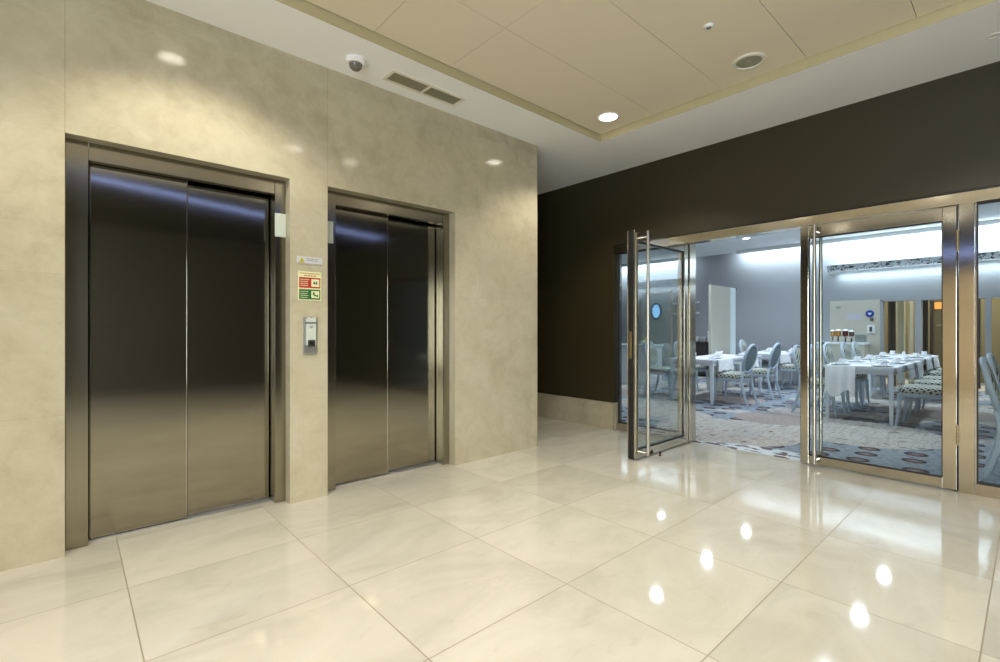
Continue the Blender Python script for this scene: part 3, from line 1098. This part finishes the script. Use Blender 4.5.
def napkin_mesh():
    bm = bm_new()
    for k, (a, h) in enumerate(((-0.9, 0.05), (-0.3, 0.068), (0.3, 0.068), (0.9, 0.05))):
        c, s_ = math.cos(a), math.sin(a)
        p = [(-0.075 * c, -0.075 * s_ - 0.0, 0.0), (0.075 * c, 0.075 * s_, 0.0), (0.0, 0.02 * (k - 1.5), h)]
        v = [bm.verts.new(q) for q in p]
        w_ = [bm.verts.new((q[0] + 0.006 * s_, q[1] - 0.006 * c, q[2])) for q in p]
        bm.faces.new(v)
        bm.faces.new(w_[::-1])
        for i in range(3):
            bm.faces.new((v[i], w_[i], w_[(i + 1) % 3], v[(i + 1) % 3]))
    return bm


nap0 = obj('folded_napkin', napkin_mesh(), 'cloth')
caddy0 = thing('table_caddy', 'x', 'caddy')
obj('tray', B(-0.07, 0.07, -0.05, 0.05, 0.0, 0.04, bev=0.004), 'china', caddy0)
for k in range(3):
    bm = bm_new()
    lathe(bm, [(0.0, 0.01), (0.016, 0.01), (0.018, 0.075), (0.010, 0.088), (0.0, 0.09)], 14, -0.045 + k * 0.045, 0.0)
    obj('shaker', bm, 'china', caddy0, smooth=True)
used = {}


def put(proto, x, y, z, rz, label, cat, group):
    if proto.name not in used:
        used[proto.name] = 1
        o = proto
        o.location = (x, y, z)
        o.rotation_euler.z = rz
    else:
        o = dup(proto, (x, y, z), rz)
    return tag(o, label, cat, group)


TB = [  # x0, y0, length, width, where, chairs south side (facing +Y) xs, chairs north side (facing -Y) xs
    (7.66, 3.42, 2.10, 0.76, 'near table in the open doorway', (8.08, 9.18), (8.22, 9.3)),
    (10.50, 3.40, 1.75, 0.76, 'far table in the open doorway', (10.85, 11.75), (10.85, 11.75)),
    (7.70, 1.16, 2.10, 0.76, 'near table behind the closed glass door', (7.86, 8.76, 9.55), (7.97, 8.72, 9.46)),
    (10.45, 1.20, 1.80, 0.76, 'far table behind the closed glass door', (10.85, 11.75), (10.75, 11.55)),
    (5.22, -0.90, 1.80, 0.76, 'table behind the fixed side window', (), (5.53, 6.45)),
]
ordn = ['nearest', 'second', 'third']
for x0, y0, L, W, where, south, north in TB:
    make_table(L, W, f'white square-legged dining {where}' if where.startswith('table') else f'white square-legged {where}', (x0, y0))
    for side, lst in ((1, south), (-1, north)):
        sd = 'elevator-away' if side > 0 else 'elevator'
        for i, cx in enumerate(lst):
            cy = y0 - 0.14 if side > 0 else y0 + W + 0.10
            if where.startswith('near table in the open') and side < 0:
                cy += 0.30
            if where.startswith('near table behind') and side > 0:
                cy = y0 - 0.26
            which = ordn[i] if len(lst) > 1 else 'only'
            facing = 'right side' if side > 0 else 'left side'
            place_chair(cx, cy, side, f'{which} oval-backed chair along the {facing} of the {where}')
    seats = sorted(set([round(v, 2) for v in (south or north)]))
    for i, cx in enumerate(seats):
        cloth_label = f'{ordn[i]} white cloth hanging across the {where}'
        runner(max(cx - 0.27, x0 + 0.04), cx + 0.27, y0, y0 + W, 0.185 if i % 2 == 0 else 0.195, cloth_label)
        for side, yy in (('right', y0 + 0.15), ('left', y0 + W - 0.15)):
            zt = 0.731
            nm = f'{ordn[i]} {side} place, {where}'
            put(plate0, cx, yy, zt, 0, f'white plate {nm}', 'plate', 'plates on the dining tables')
            put(nap0, cx, yy, zt + 0.006, random.uniform(-.6, .6), f'folded napkin, {nm}', 'napkin', 'napkins on the dining tables')
            put(cup0, cx + 0.212, yy + 0.02, zt, random.uniform(0, 6), f'white cup {nm}', 'cup', 'cups on the dining tables')
    put(caddy0, x0 + L / 2, y0 + W / 2, 0.7275, 0, f'white condiment caddy in the middle of the {where}', 'caddy', 'caddies on the dining tables')

# loose cloth hanging over the near end of the table behind the closed glass door
bm = bm_new()
ys_ = [1.56 + 0.34 * k / 14 for k in range(15)]
pf = [(7.728, 0.7275), (7.722, 0.7285), (7.705, 0.7285), (7.690, 0.7265), (7.682, 0.69), (7.676, 0.55), (7.668, 0.36)]
gr = [[bm.verts.new((x - (0.018 * (1 + math.sin(k * 1.3)) * max(0, j - 3) / 3), y, z + (0.05 * math.sin(k * 0.5) if j == 6 else 0))) for j, (x, z) in enumerate(pf)] for k, y in enumerate(ys_)]
for k in range(14):
    for j in range(6):
        bm.faces.new((gr[k][j], gr[k + 1][j], gr[k + 1][j + 1], gr[k][j + 1]))
bmesh.ops.recalc_face_normals(bm, faces=bm.faces[:])
bmesh.ops.solidify(bm, geom=bm.faces[:], thickness=-0.002)
tag(obj('hanging_cloth', bm, 'cloth', smooth=True), 'long white cloth hanging over the near end of the table behind the closed glass door', 'tablecloth')

# buffet counter with four juice dispensers against the far wall
t = thing('buffet_counter', 'pale buffet counter with juice dispensers against the beige far wall', 'counter', (12.22, 2.32, 0.004))
obj('cabinet', B(0.02, 0.50, 0.02, 0.86, 0.0, 0.90, bev=0.004), 'beige', t)
obj('worktop', B(0.0, 0.525, 0.0, 0.88, 0.90, 0.94, bev=0.004), 'white', t)
for k, (yy, mt, nm, r, h) in enumerate(((2.93, 'amber', 'pale amber', 0.040, 0.12), (2.83, 'amber', 'orange', 0.052, 0.13), (2.70, 'darkjuice', 'dark red', 0.052, 0.13), (2.59, 'cola', 'brown', 0.046, 0.11))):
    t = thing('juice_dispenser', f'{nm} juice dispenser standing on the pale buffet counter', 'dispenser', (12.42, yy, 0.944), group='juice dispensers on the buffet counter')
    bm = bm_new()
    box(bm, -r, r, -r, r, 0.0, 0.02, bev=0.003)
    cyl(bm, (0.0, 0, 0.02), (0.0, 0, 0.13), 0.018, seg=14)
    st = obj('stand', bm, 'chrome', t)
    obj('tap', B(-r - 0.02, -r + 0.01, -0.008, 0.008, 0.10, 0.13, bev=0.002), 'chrome', t)
    obj('juice_tank', lathe(bm_new(), [(0.0, 0.13), (r, 0.13), (r, 0.13 + h), (0.0, 0.13 + h)], 24), mt, t, smooth=True)
    obj('lid', lathe(bm_new(), [(0.0, 0.135 + h + 0.02), (r * 0.6, 0.13 + h + 0.02), (r * 1.08, 0.13 + h), (r * 1.08, 0.13 + h - 0.012), (0.0, 0.13 + h - 0.01)], 24), 'white', t, smooth=True)
t = thing('toaster', 'grey toaster at the end of the pale buffet counter', 'toaster', (12.42, 2.43, 0.944))
obj('body', B(-0.10, 0.10, -0.085, 0.085, 0.01, 0.17, bev=0.012), plain('grey_toaster', (0.20, 0.24, 0.22), 0.3), t)
obj('slot', B(-0.07, 0.07, -0.03, 0.03, 0.168, 0.172), 'black', t)
obj('lever', B(-0.115, -0.10, -0.01, 0.01, 0.10, 0.12, bev=0.002), 'dark', t)

# signs on the beige wall
t = thing('round_blue_sign', 'round blue wall sign with a white emblem beside the far opening', 'sign', (XF, 2.335, 1.56))
bm = bm_new()
cyl(bm, (-0.012, 0, 0), (-0.001, 0, 0), 0.075, seg=32)
obj('disc', bm, 'bluesign', t, smooth=True)
bm = bm_new()
box(bm, -0.0135, -0.012, -0.028, 0.028, -0.006, 0.020)
box(bm, -0.0135, -0.012, -0.018, 0.018, -0.022, -0.006)
obj('emblem', bm, 'white', t)
t = thing('wall_button', 'small dark call point under the round blue sign', 'call point', (XF, 2.30, 1.435))
obj('box', B(-0.03, -0.001, -0.028, 0.028, -0.025, 0.025, bev=0.003), 'dark', t)
obj('key', B(-0.034, -0.03, -0.012, 0.012, -0.012, 0.012), 'alu', t)
t = thing('wall_phone', 'white wall telephone box with dark handset beside the far opening', 'telephone', (XF, 2.31, 1.23))
obj('box', B(-0.05, -0.001, -0.065, 0.065, -0.09, 0.09, bev=0.004), 'white', t)
obj('handset', B(-0.07, -0.05, -0.022, 0.022, -0.05, 0.05, bev=0.004), 'dark', t)
t = thing('wall_notice', 'pale lilac paper notice on the beige far wall', 'notice', (XF, 2.62, 1.50))
obj('sheet', B(-0.004, -0.001, -0.13, 0.13, -0.07, 0.07), plain('lilac_paper', (0.50, 0.49, 0.56), 0.7), t)
t = thing('wall_vent', 'small white vent high on the beige far wall', 'air vent', (XF, 2.90, 1.72))
obj('frame', B(-0.012, -0.001, -0.06, 0.06, -0.03, 0.03, bev=0.003), 'white', t)
bm = bm_new()
for k in range(4):
    box(bm, -0.016, -0.012, -0.05, 0.05, -0.022 + k * 0.013, -0.016 + k * 0.013)
obj('slats', bm, 'alu', t)


# curtains and a brown door beyond the far opening
def curtain(y0, y1, x, mat, label):
    bm = bm_new()
    n = max(8, int((y1 - y0) / 0.012))
    a, c = [], []
    for i in range(n + 1):
        y = y0 + (y1 - y0) * i / n
        dx = 0.03 * math.sin(y * 60)
        a.append((x + dx, y))
    rows = []
    for z in (0.01, 2.35):
        rows.append([bm.verts.new((px - x, py - y0, z)) for px, py in a] + [bm.verts.new((px - x + 0.012, py - y0, z)) for px, py in reversed(a)])
    m_ = len(rows[0])
    for i in range(m_):
        j = (i + 1) % m_
        bm.faces.new((rows[0][i], rows[0][j], rows[1][j], rows[1][i]))
    t = thing('curtain', label, 'curtain', (x, y0, 0.004), group='curtains beyond the far opening')
    obj('cloth', bm, mat, t, smooth=True)
    bm = bm_new()
    cyl(bm, (0, -0.03, 2.37), (0, (y1 - y0) + 0.03, 2.37), 0.012, seg=12)
    obj('curtain_rod', bm, 'alu', t, smooth=True)


curtain(1.96, 2.10, 13.15, 'darkcur', 'dark brown curtain at the edge of the far opening')
curtain(1.84, 2.02, 13.40, 'curtain', 'broad cream curtain beside the dark brown curtain')
curtain(1.70, 1.78, 13.32, 'curtain', 'narrow cream curtain in the middle of the far opening')
curtain(1.55, 1.66, 13.25, 'curtain', 'cream curtain next to the grey opening post')
curtain(1.44, 1.54, 13.15, 'darkcur', 'dark curtain just past the grey opening post')
curtain(0.10, 0.32, 13.3, 'curtain', 'pale curtain seen through the fixed side window')
t = thing('corridor_door', 'olive brown door with an orange lit sign beyond the far opening', 'door', (13.9, 0.78, 0.004))
obj('door_slab', B(0.0, 0.05, 0.0, 0.66, 0.01, 2.1, bev=0.003), 'wood', t)
bm = bm_new()
box(bm, -0.01, 0.06, -0.06, 0.0, 0.0, 2.16)
box(bm, -0.01, 0.06, 0.66, 0.72, 0.0, 2.16)
box(bm, -0.01, 0.06, -0.06, 0.72, 2.1, 2.16)
obj('door_frame', bm, 'darkwood', t)
obj('lit_sign', B(-0.02, 0.0, 0.49, 0.64, 1.66, 1.80, bev=0.002), 'orange', t)
obj('brass_plate', B(-0.012, 0.0, 0.46, 0.62, 1.28, 1.33, bev=0.002), 'brass', t)

# sideboard and servery on the left of the dining room
t = thing('sideboard', 'dark wooden sideboard against the grey wall left of the partition', 'sideboard', (12.15, 5.15, 0.004))
obj('cabinet', B(0.02, 0.55, 0.02, 1.28, 0.06, 0.86, bev=0.004), 'darkwood', t)
obj('top', B(0.0, 0.57, 0.0, 1.30, 0.86, 0.90, bev=0.004), 'darkwood', t)
for k in range(3):
    d = obj('cabinet_door', B(0.002, 0.02, 0.04 + k * 0.415, 0.43 + k * 0.415, 0.08, 0.84, bev=0.003), 'darkwood', t)
    obj('knob', lathe(bm_new(), [(0.0, -0.02), (0.012, -0.015), (0.012, 0.0), (0.0, 0.0)], 12, 0.0, 0.40 + k * 0.415, 0.5), 'alu', d)
for k in range(2):
    for s in range(2):
        obj('foot', B(0.04 + k * 0.45, 0.08 + k * 0.45, 0.05 + s * 1.16, 0.09 + s * 1.16, 0.0, 0.06), 'darkwood', t)
t = thing('serving_box', 'white box standing on the dark sideboard', 'box', (12.35, 5.50, 0.904))
obj('body', B(-0.11, 0.11, -0.11, 0.11, 0.0, 0.26, bev=0.01), 'white', t)
obj('lid', B(-0.12, 0.12, -0.12, 0.12, 0.26, 0.285, bev=0.006), 'white', t)
for k, yy in enumerate((5.78, 6.0)):
    t = thing('plate_stack', ('stack of white plates beside the white box on the sideboard', 'stack of white plates at the outer end of the sideboard')[k], 'plate stack', (12.4, yy, 0.904), group='plate stacks on the sideboard')
    bm = bm_new()
    for j in range(8):
        lathe(bm, [(0.0, 0.0), (0.06, 0.0), (0.10, 0.014), (0.10, 0.018), (0.0, 0.012)], 24, 0, 0, j * 0.016)
    obj('plates', bm, 'china', t, smooth=True)

t = thing('servery_counter', 'white servery counter seen through the open door leaf', 'counter', (9.40, 5.60, 0.004))
obj('cabinet', B(0.03, 0.60, 0.03, 1.8, 0.0, 0.84, bev=0.004), 'white', t)
obj('worktop', B(0.0, 0.63, 0.0, 1.83, 0.84, 0.88, bev=0.004), 'frost', t)
t = thing('fruit_bowl', 'white bowl of yellow fruit on the servery counter', 'bowl', (9.62, 5.80, 0.884))
obj('bowl', lathe(bm_new(), [(0.0, 0.0), (0.06, 0.0), (0.14, 0.07), (0.135, 0.072), (0.06, 0.01), (0.0, 0.01)], 28), 'china', t, smooth=True)
k = 0
for dx, dy, dz in ((0.05, 0.0, 0.075), (-0.05, 0.03, 0.075), (0.0, -0.055, 0.075), (0.0, 0.0, 0.125)):
    t = obj('yellow_fruit', lathe(bm_new(), [(0.0, -0.034), (0.02, -0.028), (0.034, 0.0), (0.022, 0.026), (0.006, 0.036), (0.0, 0.038)], 16), 'lemon', smooth=True, loc=(9.62 + dx, 5.80 + dy, 0.884 + dz))
    tag(t, ('yellow fruit nearest the back wall in the white bowl', 'yellow fruit nearest the doorway in the white bowl', 'yellow fruit at the side of the white bowl', 'yellow fruit on top of the pile in the white bowl')[k], 'fruit', 'fruit in the white bowl')
    k += 1
